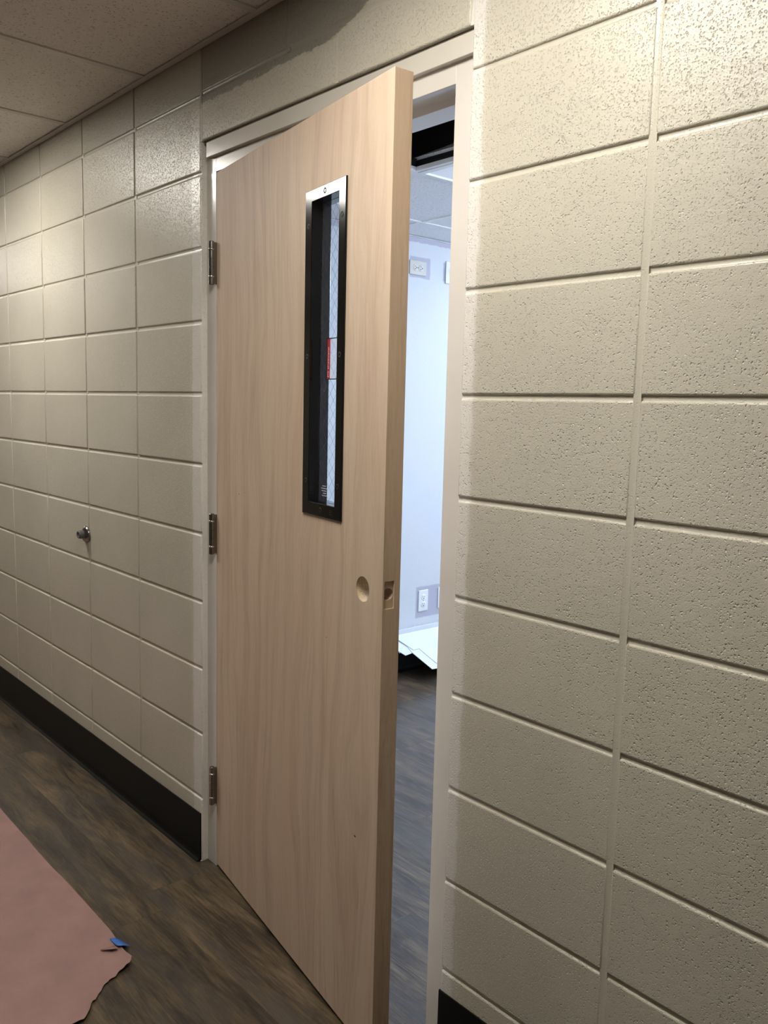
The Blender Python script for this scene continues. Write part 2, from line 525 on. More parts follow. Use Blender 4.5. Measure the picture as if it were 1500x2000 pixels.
# ------------------------------------------------------------------ rest of the hall shell
tag(bx('wall_back', (XL, XR, HALL_B - 0.1, HALL_B, 0, CEIL + 0.4), M['plaindark']), 'unseen plain hall wall facing the doorway, darkened to limit bounced light', 'wall', 'structure')
tag(bx('wall_left', (XL - 0.1, XL, HALL_B - 0.1, WALL_T, 0, CEIL + 0.4), M['plain']), 'plain beige wall closing the far end of the hall', 'wall', 'structure')
tag(bx('wall_right', (XR, XR + 0.1, HALL_B - 0.1, WALL_T, 0, CEIL + 0.4), M['plain']), 'plain beige wall closing the near end of the hall', 'wall', 'structure')

# floor: planks 7 in wide running along the hall and on into the room
floor = bx('floor', (XL, XR, HALL_B, 3.6, -0.08, -0.005), M['floor'])
tag(floor, 'dark brown wood-look plank floor', 'floor', 'structure')
PW, PL = 0.178, 1.22
plank_cache = {}
def plank(x0, x1, y0, y1):
    key = (round(x1 - x0, 3), round(y1 - y0, 3))
    if key not in plank_cache:
        bm = bmesh.new()
        box(bm, 0, key[0], 0, key[1], -0.005, 0)
        plank_cache[key] = mesh_of(bm, 'plank', M['floor'], False, 0.0004, 1)
    return link('plank', plank_cache[key], floor, (x0, y0, random.uniform(-0.0002, 0.0002)))
row0 = -0.036
for r in range(-12, 19):
    y0 = row0 + r * PW
    y1 = y0 + PW
    y0c, y1c = max(y0, HALL_B), min(y1, 3.5)
    if y1c - y0c < 0.02: continue
    off = {-1: 0.0535, 1: 0.605, 2: 0.05}.get(r, None)
    if off is None:
        off = random.uniform(0, PL)
    k0 = math.floor((-3.2 - off) / PL)
    for k in range(k0, k0 + 7):
        x0 = off + k * PL
        x1 = x0 + PL
        if x1 > 3.6: continue
        if y0 > 0.1 and (x1 < -1.1 or x0 > 2.4): continue
        plank(x0, x1, y0c, y1c)

# ------------------------------------------------------------------ hall ceiling: 2 x 4 ft lay-in tiles
ceil = bx('ceiling', (XL, XR, HALL_B, 0.0, CEIL + 0.35, CEIL + 0.40), M['plenum'])
tag(ceil, 'lay-in tile ceiling of the hall', 'ceiling', 'structure')
GX = [0.30 + 0.6096 * i for i in range(-9, 8)]
GY = [HALL_B, -1.74, -0.52, 0.0]
FY0, FY1 = -1.02, -0.41        # fixtures sit between short cross tees, closer to the wall
HALL_FIX = [(-4.58), (-1.53), (0.91)]
tile_cache = {}
def tile(parent, x0, x1, y0, y1, z, mat, drop=0.0):
    key = (round(x1 - x0, 3), round(y1 - y0, 3), mat.name)
    if key not in tile_cache:
        bm = bmesh.new()
        box(bm, 0, key[0], 0, key[1], 0, 0.016)
        tile_cache[key] = mesh_of(bm, 'ceiling_tile', mat, False, 0.0015, 1)
    return link('ceiling_tile', tile_cache[key], parent, (x0, y0, z))
def bar(parent, x0, x1, y0, y1, z, mat):
    return bx('grid_bar', (x0, x1, y0, y1, z - 0.0015, z + 0.03), mat, parent)
fix_cells = []
for i in range(len(GX) - 1):
    x0, x1 = GX[i], GX[i + 1]
    lit = any(abs(x0 - f) < 0.3 for f in HALL_FIX)
    rows = [HALL_B, -1.74, FY0, FY1, 0.0] if lit else GY
    for y0, y1 in zip(rows, rows[1:]):
        if lit and y0 == FY0:
            fix_cells.append((x0, x1, y0, y1))
        else:
            tile(ceil, x0 + 0.004, x1 - 0.004, y0 + 0.004, y1 - 0.004, CEIL + 0.003, M['tile'])
    for y_ in rows[1:-1]:
        bar(ceil, x0 + 0.012, x1 - 0.012, y_ - 0.012, y_ + 0.012, CEIL + 0.0006, M['tbar'])
for x_ in GX:
    bar(ceil, x_ - 0.012, x_ + 0.012, HALL_B, 0.0, CEIL, M['tbar'])
bx('wall_angle', (XL, XR, -0.020, -0.0012, CEIL - 0.0025, CEIL), M['tbar'], ceil)
bx('wall_angle', (XL, XR, HALL_B + 0.001, HALL_B + 0.020, CEIL - 0.0025, CEIL), M['tbar'], ceil)

def troffer(x0, x1, y0, y1, z, lens, label, group, drop=0.0):
    t_ = empty('ceiling_light', ((x0 + x1) / 2, (y0 + y1) / 2, z))
    tag(t_, label, 'light', None, group)
    sx, sy = (x1 - x0) / 2 - 0.013, (y1 - y0) / 2 - 0.013
    bm = bmesh.new()
    for a in ((-sx, sx, -sy, -sy + 0.03), (-sx, sx, sy - 0.03, sy), (-sx, -sx + 0.03, -sy + 0.03, sy - 0.03), (sx - 0.03, sx, -sy + 0.03, sy - 0.03)):
        box(bm, *a, 0.0, 0.02)
    link('light_frame', mesh_of(bm, 'light_frame', M['whitefix']), t_)
    bx('lens', (-sx + 0.03, sx - 0.03, -sy + 0.03, sy - 0.03, 0.004 - drop, 0.012), lens, t_)
    bx('housing', (-sx, sx, -sy, sy, 0.021, 0.10), M['whitefix'], t_)
    return t_
for i, c in enumerate(fix_cells):
    troffer(*c, CEIL, M['hall_lens'] if c[0] > 0 else M['hall_lens_dim'], 'recessed ceiling light panel in the hall, ' + ('at the far end', 'just beyond the door hinges', 'above the block wall past the latch side')[i], 'hall ceiling lights')

# ------------------------------------------------------------------ black cove base
def cove(name, x0, x1, label):
    pts = [(-0.0035, 0.1524), (-0.0012, 0.1530), (0.0005, 0.1524), (0.0005, 0.0005), (-0.0155, 0.0005), (-0.0160, 0.0020), (-0.0135, 0.0045), (-0.0090, 0.0085), (-0.0058, 0.0150), (-0.0042, 0.0260)]
    me = prism(pts, 'x', x0, x1, name, M['base'])
    o = link(name, me)
    return tag(o, label, 'baseboard', 'structure')
cove('baseboard_left', XL, -0.004, 'black rubber cove baseboard on the hinge side of the door')
cove('baseboard_right', OPEN - 0.002, XR, 'black rubber cove baseboard on the latch side of the door')
bx('baseboard_end', (-0.0045, 0.0, -0.003, 0.019, 0.0005, 0.002), M['frame'], bpy.data.objects['baseboard_left'])

# ------------------------------------------------------------------ painted steel door frame
frame = empty('trim_1')
tag(frame, 'beige painted steel door frame set in the block opening', 'door frame', 'structure')
Y0, Y1, Y2, Y3 = 0.020, 0.069, 0.121, 0.170
JL, JR, HZ = 0.050, 0.9655, 2.031
ST = 0.016
prof_l = [(0.0005, Y0), (JL, Y0), (JL, Y1), (JL + ST, Y1), (JL + ST, Y2), (JL, Y2), (JL, Y3), (0.0005, Y3)]
link('jamb', prism(prof_l, 'z', 0, BED - 0.004, 'jamb', M['frame'], 0.0009), frame)
prof_r = [(OPEN - 0.0005, Y0), (OPEN - 0.0005, Y3), (JR, Y3), (JR, Y2), (JR - ST, Y2), (JR - ST, Y1), (JR, Y1), (JR, Y0)]
link('jamb', prism(prof_r, 'z', 0, BED - 0.004, 'jamb', M['frame'], 0.0009), frame)
prof_h = [(Y0, HZ), (Y1, HZ), (Y1, HZ - ST), (Y2, HZ - ST), (Y2, HZ), (Y3, HZ), (Y3, BED - 0.004), (Y0, BED - 0.004)]
link('head', prism(prof_h, 'x', JL - 0.0004, JR + 0.0004, 'head', M['frame'], 0.0009), frame)
bx('filler_strip', (0.020, OPEN - 0.001, 0.0065, 0.0205, 2.0705, 2.1105), M['strip'], frame, 0.0012)
bx('lintel_caulk', (0.004, OPEN - 0.004, 0.010, 0.020, 2.108, BED - 0.0005), M['caulk'], frame)
for z_ in (0.45, 1.0, 1.75):
    link('silencer', lathe([(0, 0.004), (0.004, 0.0035), (0.0055, 0.0), (0.0055, -0.001)], 14, 'silencer', M['rubber'], 'y-'), frame, (JR - 0.009, Y1, z_))

# ------------------------------------------------------------------ the door
TH = math.radians(9.4)
A = Vector((0.055, 0.019, 0))
DW, DT = 0.912, 0.0445
Z0, Z1 = 0.010, 2.028
door = empty('door_1', A, (0, 0, -TH))
tag(door, 'unfinished birch door standing ajar, with a narrow wired-glass window', 'door', 'structure')
Rinv = Matrix.Rotation(TH, 3, 'Z')
def local(p):
    return Rinv @ (Vector(p) - A)

LU0, LU1, LZ0, LZ1 = 0.5565, 0.7405, 1.1505, 1.8675       # face of the glazing frame
IU0, IU1, IZ0, IZ1 = 0.5870, 0.7110, 1.1800, 1.8420       # its clear opening
BU, BZ, BR = 0.8335, 1.0215, 0.0268

bm = bmesh.new()
vs = box(bm, 0, DW, 0, DT, Z0, Z1)
for v in bm.verts:                     # latch edge planed to a bevel
    if v.co.x > 0.5 and v.co.y > 0.02:
        v.co.x -= 0.0042
slab_me = mesh_of(bm, 'slab', M['wood'], False, 0.0012, 2)
slab_me.materials.append(M['edge'])
slab = link('slab', slab_me, door)
def cut(me):
    c = bpy.data.objects.new('cutter', me)
    C.objects.link(c)
    c.parent = door
    bpy.context.view_layer.update()
    md = slab.modifiers.new('cut', 'BOOLEAN')
    md.operation = 'DIFFERENCE'
    md.solver = 'EXACT'
    md.object = c
    dg = bpy.context.evaluated_depsgraph_get()
    new = bpy.data.meshes.new_from_object(slab.evaluated_get(dg))
    slab.modifiers.clear()
    slab.data = new
    bpy.data.objects.remove(c, do_unlink=True)
bm = bmesh.new(); box(bm, IU0 - 0.006, IU1 + 0.006, -0.02, 0.07, IZ0 - 0.006, IZ1 + 0.006)
cut(mesh_of(bm, 'c'))
me = lathe([(0, -0.07), (BR, -0.07), (BR, 0.02), (0, 0.02)], 48, 'c', None, 'y-', False)
me.transform(Matrix.Translation((BU, 0, BZ)))
cut(me)
bm = bmesh.new(); box(bm, DW - 0.0065, DW + 0.02, 0.0040, 0.0292, 0.9940, 1.0510)
cut(mesh_of(bm, 'c'))
me = lathe([(0, -0.06), (0.0125, -0.06), (0.0125, 0.03), (0, 0.03)], 32, 'c', None, 'z', False)
me.transform(Matrix.Translation((DW - 0.012, 0.0160, 1.0235)) @ Matrix.Rotation(math.radians(90), 4, 'Y'))
cut(me)
for p in slab.data.polygons:
    n = p.normal
    p.material_index = 1 if abs(n.y) < 0.5 else 0

# chipboard core showing in the bored holes
bm = bmesh.new()
def tube_in(bm, r, n, f):
    rings = []
    for s in (0, 1):
        rings.append([bm.verts.new(f(r * math.cos(2 * math.pi * i / n), r * math.sin(2 * math.pi * i / n), s)) for i in range(n)])
    for i in range(n):
        j = (i + 1) % n
        bm.faces.new((rings[0][i], rings[0][j], rings[1][j], rings[1][i]))
n_ = 48
rings = []
for s in (0.0012, 0.012, 0.024, 0.034, DT - 0.0015):
    rings.append([bm.verts.new((BU + (BR - 0.0004 - (0.0009 * random.random() if 0.0012 < s < 0.04 else 0)) * math.cos(2 * math.pi * i / n_), s,
                                BZ + (BR - 0.0004 - (0.0009 * random.random() if 0.0012 < s < 0.04 else 0)) * math.sin(2 * math.pi * i / n_))) for i in range(n_)])
for ra, rb in zip(rings, rings[1:]):
    for i in range(n_):
        j = (i + 1) % n_
        if abs(2 * math.pi * (i + 0.5) / n_ - 0) < 0.45 or abs(2 * math.pi * (i + 0.5) / n_ - 2 * math.pi) < 0.45:
            continue       # the latch hole breaks through here
        bm.faces.new((ra[i], ra[j], rb[j], rb[i]))
tag(link('lock_bore', mesh_of(bm, 'lock_bore', M['chip'], True), door), 'round bored hole for the lockset with pale chipboard inside')

# small pin knots in the veneer
for u, z_, r in ((0.8224, 0.4742, 0.0040), (0.167, 1.1543, 0.0022), (0.2059, 1.1623, 0.0016), (0.677, 0.880, 0.0018)):
    o = link('pin_knot', lathe([(0, 0.0004), (r, 0.0002), (r, -0.0005)], 12, 'pin_knot', M['knot'], 'y-'), door, (u, 0, z_))
    o.scale = (1.0, 1.0, 0.6)

# glazing frame: one mitred ring each side of the door, meeting the glass
def glaze_ring(name, wf, wg):
    s = -1 if wf < wg else 1
    bm = bmesh.new()
    o4 = [(LU0, LZ0), (LU1, LZ0), (LU1, LZ1), (LU0, LZ1)]
    i4 = [(IU0, IZ0), (IU1, IZ0), (IU1, IZ1), (IU0, IZ1)]
    wd = 0.0 if wf < wg else DT
    def ring(pts, w_, d=0.0):
        cx, cz = (LU0 + LU1) / 2, (LZ0 + LZ1) / 2
        return [bm.verts.new((u + d * (1 if u < cx else -1), w_, z + d * (1 if z < cz else -1))) for u, z in pts]
    R = [ring(o4, wd - s * 0.0002), ring(o4, wf - s * 0.0010), ring(o4, wf, 0.0012), ring(i4, wf, -0.0012), ring(i4, wf - s * 0.0012), ring(i4, wg), ring(i4, wg, -0.010), ring(i4, wd - s * 0.002, -0.005)]
    for a, b in zip(R, R[1:]):
        for i in range(4):
            j = (i + 1) % 4
            bm.faces.new((a[i], a[j], b[j], b[i]))
    return link(name, mesh_of(bm, name, M['black'] if wf < wg else M['black_roomlit']), door)
GW0, GW1 = 0.0205, 0.0265
gf = tag(glaze_ring('glazing_frame', -0.0042, GW0), 'black enamelled steel glazing frame')
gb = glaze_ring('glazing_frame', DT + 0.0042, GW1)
scr_me = lathe([(0, 0.0002), (0.0016, -0.0008), (0.0034, 0.0002), (0.0056, 0.0006), (0.0062, 0.0002), (0.0062, -0.002)], 20, 'screw', M['screw'], 'y-')
for u, z_ in ((0.6478, 1.8550), (0.7245, 1.7927), (0.5735, 1.7916), (0.5735, 1.5066), (0.7245, 1.5058), (0.5735, 1.2268), (0.7245, 1.2255), (0.6470, 1.1655)):
    link('screw', scr_me, gf, (u, -0.0042, z_))
# faint stamped maker mark on the lower rail
bm = bmesh.new()
for i in range(3):
    box(bm, 0.690 + 0.0, 0.702 - 0.003 * (i == 1), -0.0045, -0.0040, 1.1600 + i * 0.0045, 1.1618 + i * 0.0045)
link('stamped_mark', mesh_of(bm, 'stamped_mark', M['screw']), gf)

glass = bx('glass', (IU0 - 0.0095, IU1 + 0.0095, GW0 + 0.0002, GW1 - 0.0002, IZ0 - 0.0095, IZ1 + 0.0095), M['glass'], door)
tag(glass, 'clear glass pane with diamond wire mesh')
# diamond wire
cu = bpy.data.curves.new('wire_mesh', 'CURVE')
cu.dimensions = '3D'
cu.bevel_depth = 0.00028
cu.bevel_resolution = 1
du, dz_ = 0.0280, 0.0300
wy = (GW0 + GW1) / 2
U0, U1, V0, V1 = IU0 - 0.005, IU1 + 0.005, IZ0 - 0.005, IZ1 + 0.005
def add_seg(p, q):
    s = cu.splines.new('POLY')
    s.points.add(1)
    s.points[0].co = (*p, 1); s.points[1].co = (*q, 1)
sl = dz_ / du
for sgn in (1, -1):
    c = V0 - 0.2
    while c < V1 + 0.2:
        # line z = c + sgn*sl*(u-U0)
        ua, ub = U0, U1
        za, zb = c + sgn * sl * (ua - U0), c + sgn * sl * (ub - U0)
        lo, hi = V0, V1
        if sgn > 0:
            if zb > lo and za < hi:
                if za < lo: ua = U0 + (lo - c) / sl; za = lo
                if zb > hi: ub = U0 + (hi - c) / sl; zb = hi
                add_seg((ua, wy, za), (ub, wy, zb))
        else:
            if za > lo and zb < hi:
                if za > hi: ua = U0 + (c - hi) / sl; za = hi
                if zb < lo: ub = U0 + (c - lo) / sl; zb = lo
                add_seg((ua, wy, za), (ub, wy, zb))
        c += dz_
tmp = bpy.data.objects.new('tmp', cu); C.objects.link(tmp)
dg = bpy.context.evaluated_depsgraph_get()
wme = bpy.data.meshes.new_from_object(tmp.evaluated_get(dg))
bpy.data.objects.remove(tmp, do_unlink=True)
wme.materials.clear(); wme.materials.append(M['wire'])
link('wire_mesh', wme, glass)
# label stuck on the hall side of the glass
SW = GW0 - 0.0002
sx0, sx1, sz0, sz1 = 0.6225, 0.700, 1.4555, 1.5465
bx('label_film', (sx0, sx1, SW - 0.0002, SW, sz0, sz1), M['label'], glass)
bx('label_band', (sx0 + 0.0012, sx0 + 0.0155, SW - 0.0004, SW - 0.00022, sz0 + 0.0012, sz1 - 0.0012), M['red'], glass)
bm = bmesh.new()
e = 0.0021
for a in ((sx0, sx1, sz1 - e, sz1), (sx0, sx1, sz0, sz0 + e), (sx0, sx0 + e, sz0 + e, sz1 - e), (sx1 - e, sx1, sz0 + e, sz1 - e)):
    box(bm, a[0], a[1], SW - 0.0006, SW - 0.0002, a[2], a[3])
link('label_border', mesh_of(bm, 'label_border', M['blackprint']), glass)
bm = bmesh.new()
zz_ = sz0 + 0.006
box(bm, sx0 + 0.004, sx0 + 0.0050, SW - 0.0006, SW - 0.0004, zz_, zz_ + 0.012)
box(bm, sx0 + 0.0115, sx0 + 0.0125, SW - 0.0006, SW - 0.0004, zz_, zz_ + 0.012)
box(bm, sx0 + 0.0050, sx0 + 0.0115, SW - 0.0006, SW - 0.0004, zz_, zz_ + 0.001)
box(bm, sx0 + 0.0050, sx0 + 0.0115, SW - 0.0006, SW - 0.0004, zz_ + 0.011, zz_ + 0.012)
zz_ = sz0 + 0.024
while zz_ < sz1 - 0.020:
    h_ = random.uniform(0.0012, 0.0028)
    a_ = random.uniform(0.0050, 0.0065)
    box(bm, sx0 + a_, sx0 + a_ + random.uniform(0.002, 0.005), SW - 0.0006, SW - 0.0004, zz_, zz_ + h_)
    zz_ += h_ + 0.0013
link('label_print', mesh_of(bm, 'label_print', M['whiteprint']), glass)
# etched rating stamp low in the corner of the pane
bm = bmesh.new()
for i, (a_, b_) in enumerate(((0.609, 0.630), (0.613, 0.628), (0.607, 0.629), (0.604, 0.631), (0.610, 0.626))):
    u_ = a_
    while u_ < b_:
        l_ = random.uniform(0.002, 0.007)
        box(bm, u_, min(b_, u_ + l_), SW - 0.0002, SW, 1.1935 + i * 0.0055, 1.1955 + i * 0.0055)
        u_ += l_ + 0.0015
link('etched_stamp', mesh_of(bm, 'etched_stamp', M['whiteprint']), glass)

# hinges
hz = (1.7845, 1.0218, 0.2583)
R_ = 0.0079
prof = [(0, -0.0595), (R_ * 0.8, -0.0595), (R_, -0.0580), (R_, -0.0400), (R_ * 0.93, -0.0396), (R_ * 0.93, -0.0345), (R_, -0.0340), (R_, -0.0120), (R_ * 0.93, -0.0117), (R_ * 0.93, -0.0113), (R_, -0.0110),
        (R_, 0.0110), (R_ * 0.93, 0.0113), (R_ * 0.93, 0.0117), (R_, 0.0120), (R_, 0.0340), (R_ * 0.93, 0.0345), (R_ * 0.93, 0.0396), (R_, 0.0400), (R_, 0.0580), (R_ * 0.8, 0.0595), (0, 0.0595)]
h_me = lathe(prof, 28, 'hinge', M['steel'])
auto_smooth(h_me, 40)
ring_me = lathe([(R_ * 0.9, -0.0026), (R_ * 1.07, -0.0024), (R_ * 1.10, 0), (R_ * 1.07, 0.0024), (R_ * 0.9, 0.0026)], 28, 'bearing_ring', M['bright'])
bm = bmesh.new(); box(bm, -0.0015, 0.0015, 0, 0.040, -0.0565, 0.0565)
leaf_me = mesh_of(bm, 'leaf', M['steel'], False, 0.0005, 1)
for z_ in hz:
    h = link('hinge', h_me, door, local((0.0470, 0.0070, z_)), (0, 0, TH))
    for s in (-0.037, 0.037):
        link('bearing_ring', ring_me, h, (0, 0, s))
    link('leaf', leaf_me, h, (0.0060, 0.0030, 0))
    link('leaf', leaf_me, h, (0.0028, 0.0040, 0))

# ------------------------------------------------------------------ wall bumper
b = empty('wall_bumper', (-0.838, -0.0008, 0.9093))
tag(b, 'round satin steel and grey rubber door bumper on the block wall', 'door stop')
me = lathe([(0, -0.0005), (0.0305, -0.0005), (0.0312, 0.0025), (0.0300, 0.0065), (0.0255, 0.0105), (0.0190, 0.0135), (0.0150, 0.0150), (0.0138, 0.0160), (0, 0.0160)], 40, 'bumper_base', M['steel'], 'y-')
auto_smooth(me, 40)
link('bumper_base', me, b)
me = lathe([(0.0155, 0.0130), (0.0150, 0.0260), (0.0140, 0.0320), (0.0128, 0.0335), (0.0100, 0.0330), (0.0085, 0.0290), (0.0070, 0.0220), (0, 0.0215)], 36, 'rubber_nose', M['rubber'], 'y-')
auto_smooth(me, 50)
link('rubber_nose', me, b)

# ------------------------------------------------------------------ rosin paper on the hall floor
tear = [(-0.300, 0.0), (-0.3754, 0.1785), (-0.3800, 0.3184), (-0.3938, 0.3324), (-0.413, 0.3393), (-0.438, 0.3483), (-0.4515, 0.3494), (-0.4635, 0.3563), (-0.4742, 0.3665), (-0.4881, 0.3784), (-0.4961, 0.3855),
        (-0.5016, 0.3925), (-0.5129, 0.3990), (-0.5268, 0.4207), (-0.5421, 0.4405), (-0.5568, 0.4474), (-0.62, 0.455), (-0.70, 0.50), (-0.80, 0.47), (-0.95, 0.53), (-1.10, 0.50), (-1.30, 0.56)]
def xend(y):
    for (ya, xa), (yb, xb) in zip(tear[2:], tear[3:]):
        if ya >= y >= yb:
            return xa + (xb - xa) * (ya - y) / (ya - yb)
    return tear[2][1] if y > tear[2][0] else tear[-1][1]
def ytop(x):       # nearly straight factory edge
    return -0.3665 + 0.0022 * math.sin(7 * x + 1) - 0.0105 * max(0.0, min(1.0, (x - 0.16) / 0.12))
def pz(x, y):
    z = 0.0022 + 0.0016 * math.sin(5.1 * x + 2.2 * y) * math.sin(3.7 * y - 1.3 * x) + 0.0010 * math.sin(17 * x - 9 * y)
    d_end = max(0, xend(y) - x)
    z += 0.0095 * math.exp(-d_end / 0.05) * (0.65 + 0.35 * math.sin(30 * y))
    d_edge = max(0, ytop(x) - y)
    z += 0.0025 * math.exp(-d_edge / 0.03) * (0.5 + 0.5 * math.sin(9 * x))
    # raised corner held by the tape
    r2 = (x - 0.315) ** 2 + (y + 0.385) ** 2
    z += 0.006 * math.exp(-r2 / 0.0012)
    # diagonal crease
    z += 0.0020 * math.exp(-((y + 0.47 + 0.25 * (x - 0.2)) / 0.010) ** 2)
    return max(z, 0.0006)
bm = bmesh.new()
NS, NR = 90, 90
grid = []
YB = -1.283
for j in range(NR + 1):
    sj = (j / NR) ** 1.8
    row = []
    for i in range(NS + 1):
        si = 1 - (1 - i / NS) ** 2.2
        ya = -0.38 + (YB + 0.38) * sj
        x = -3.0 + (xend(ya) + 0.0035 * math.sin(190 * ya) * math.sin(77 * ya) + 3.0) * si
        yt = ytop(x)
        y = yt + (YB - yt) * sj
        row.append((x, y, pz(x, min(y, ya))))
    grid.append(row)
tv = [[bm.verts.new(p) for p in row] for row in grid]
for j in range(NR):
    for i in range(NS):
        bm.faces.new((tv[j][i], tv[j + 1][i], tv[j + 1][i + 1], tv[j][i + 1]))
paper_me = mesh_of(bm, 'rosin_paper', M['pink'], True)
paper = link('rosin_paper', paper_me)
sol = paper.modifiers.new('thickness', 'SOLIDIFY'); sol.thickness = 0.0005; sol.offset = 1
tag(paper, 'pink rosin paper sheet with a torn end on the hall floor', 'floor paper')

# torn flap curled beside the tape
bm = bmesh.new()
fl = [[(0.238, -0.3885, 0.0085), (0.234, -0.402, 0.0080), (0.229, -0.420, 0.0062)],
      [(0.250, -0.3875, 0.0120), (0.246, -0.402, 0.0125), (0.2305, -0.421, 0.0066)],
      [(0.262, -0.3870, 0.0140), (0.257, -0.402, 0.0145), (0.2315, -0.422, 0.0068)]]
vs = [[bm.verts.new(p) for p in row] for row in fl]
for ra, rb in zip(vs, vs[1:]):
    for i in range(2):
        bm.faces.new((ra[i], rb[i], rb[i + 1], ra[i + 1]))
f_ = link('torn_flap', mesh_of(bm, 'torn_flap', M['pink'], True), paper)
sol = f_.modifiers.new('thickness', 'SOLIDIFY'); sol.thickness = 0.0006
f_['label'] = 'curled torn flap'

# blue tape holding the corner down
bm = bmesh.new()
tp = [((0.1993, -0.3837), (0.2074, -0.3601)), ((0.222, -0.3840), (0.2235, -0.3592)), ((0.238, -0.3845), (0.2450, -0.3580)), ((0.2532, -0.3849), (0.2665, -0.3571))]
rows = []
for i, (a_, b_) in enumerate(tp):
    lift = (0.0, 0.001, 0.004, 0.009)[i]
    za = pz(a_[0], a_[1]) + 0.0016 + lift * 0.8
    zb = 0.0012 + lift
    zm = max((za + zb) / 2, pz((a_[0] + b_[0]) / 2, (a_[1] + b_[1]) / 2)) + 0.0012
    rows.append([bm.verts.new((*a_, za)), bm.verts.new(((a_[0] + b_[0]) / 2, (a_[1] + b_[1]) / 2, zm)), bm.verts.new((*b_, zb))])
for ra, rb in zip(rows, rows[1:]):
    for i in range(2):
        bm.faces.new((ra[i], rb[i], rb[i + 1], ra[i + 1]))
tape = link('painters_tape', mesh_of(bm, 'painters_tape', M['tape'], True))
sol = tape.modifiers.new('thickness', 'SOLIDIFY'); sol.thickness = 0.0003; sol.offset = 1
tag(tape, 'short strip of blue painter\'s tape on the torn pink paper corner', 'tape')

# ------------------------------------------------------------------ the room behind the door
RX, RZ = -1.04, 2.25
RXR, RYB = 2.55, 3.5
tag(bx('wall_room_left', (RX - 0.1, RX, WALL_T, RYB, 0, RZ + 0.02), M['roomwall']), 'white painted side wall of the room seen through the gap', 'wall', 'structure')
tag(bx('wall_room_back', (RX - 0.1, RXR + 0.1, RYB, RYB + 0.1, 0, 3.2), M['plainroom']), 'white far wall of the room behind the door', 'wall', 'structure')
tag(bx('wall_room_right', (RXR, RXR + 0.1, WALL_T, RYB, 0, 3.2), M['plainroom']), 'white wall of the room on the latch side', 'wall', 'structure')
bx('wall_room_upper', (RX - 0.1, RX, WALL_T, RYB, RZ + 0.02, 3.2), M['plenum'], bpy.data.objects['wall_room_left'])
rc = bx('ceiling_room', (RX - 0.1, RXR + 0.1, WALL_T, RYB, 3.1, 3.2), M['plenum'])
tag(rc, 'lay-in ceiling of the room with tiles missing over the doorway', 'ceiling', 'structure')
RGX = [RX] + [-0.166 + 0.6096 * i for i in range(-1, 5)] + [RXR]
RGY = [WALL_T, 0.3654] + [0.975 + 0.6096 * i for i in range(0, 5)]
room_fix_cells = []
for i in range(len(RGX) - 1):
    for j in range(len(RGY) - 1):
        x0, x1, y0, y1 = RGX[i], RGX[i + 1], RGY[j], RGY[j + 1]
        if x1 - x0 < 0.03: continue
        if i in (2, 3) and j in (0, 1): continue          # open hole over the door
        if (i, j) == (2, 2): continue                     # unlit fixture
        if (i, j) in ((3, 4), (5, 4), (3, 2), (1, 5)):  # unseen lights; one bay chosen near the door to brighten the room floor
            room_fix_cells.append((x0, x1, y0, y1)); continue
        tile(rc, x0 + 0.004, x1 - 0.004, y0 + 0.004, y1 - 0.004, RZ + 0.003, M['room_tile'])
for x_ in RGX[1:-1]:
    y0 = 0.975 if abs(x_ - 0.4436) < 0.01 else WALL_T
    bx('grid_bar', (x_ - 0.012, x_ + 0.012, y0, RYB, RZ - 0.0015, RZ + 0.014), M['room_bar'], rc)
for y_ in RGY[1:-1]:
    if y_ < 0.5:
        bx('grid_bar', (RX, -0.166, y_ - 0.012, y_ + 0.012, RZ - 0.001, RZ + 0.014), M['room_bar'], rc)
    else:
        bx('grid_bar', (RX, RXR, y_ - 0.012, y_ + 0.012, RZ - 0.001, RZ + 0.014), M['room_bar'], rc)
bx('wall_angle', (RX, RX + 0.02, WALL_T, RYB, RZ - 0.002, RZ), M['room_bar'], rc)
# joists over the open hole
for y_ in (0.45, 0.95, 1.45):
    bx('joist', (RX, RXR, y_, y_ + 0.045, 2.78, 3.05), M['joist'], rc)
for x_ in (-0.1, 0.6):
    bx('joist', (x_, x_ + 0.05, WALL_T, 2.2, 2.66, 2.76), M['joist'], rc)
for i, c in enumerate(room_fix_cells):
    troffer(*c, RZ, M['room_lens'], 'unseen square ceiling light in the room, lens deepened to light the ceiling, ' + ('near the side wall', 'one bay in from the door', 'in the middle of the ceiling', 'toward the latch-side wall')[i], 'room ceiling lights', 0.14)  # lenses hang deep so their glowing sides brighten the room ceiling

# unlit fixture with a black housing beside the hole
fx = empty('recessed_fixture', (-0.166, 0.975, RZ))
tag(fx, 'unlit recessed ceiling fixture with black housing beside the open ceiling hole', 'light')
bm = bmesh.new()
s = 0.6096
for a in ((0.013, s - 0.013, 0.006, 0.032), (0.013, s - 0.013, s - 0.032, s - 0.006), (0.002, 0.013, 0.006, s - 0.006), (s - 0.013, s - 0.002, 0.006, s - 0.006)):
    box(bm, *a, -0.0035, 0.004)
link('light_frame', mesh_of(bm, 'light_frame', M['whitefix']), fx)
prof_f = [(0.014, 0.004), (0.085, 0.034), (s - 0.085, 0.034), (s - 0.014, 0.004), (s - 0.014, 0.036), (0.014, 0.036)]
tr = prism(prof_f, 'y', 0.033, s - 0.033, 'reflector', M['whitefix'])
link('reflector', tr, fx)
bm = bmesh.new()
box(bm, 0.0, s - 0.004, 0.0, 0.004, 0.002, 0.040)
box(bm, 0.0, 0.004, 0.004, s, 0.004, 0.040)
box(bm, s - 0.008, s - 0.004, 0.004, s, 0.004, 0.040)
box(bm, 0.0, s - 0.004, s - 0.004, s, 0.004, 0.040)
box(bm, 0.0, s - 0.004, 0.004, s - 0.004, 0.037, 0.040)
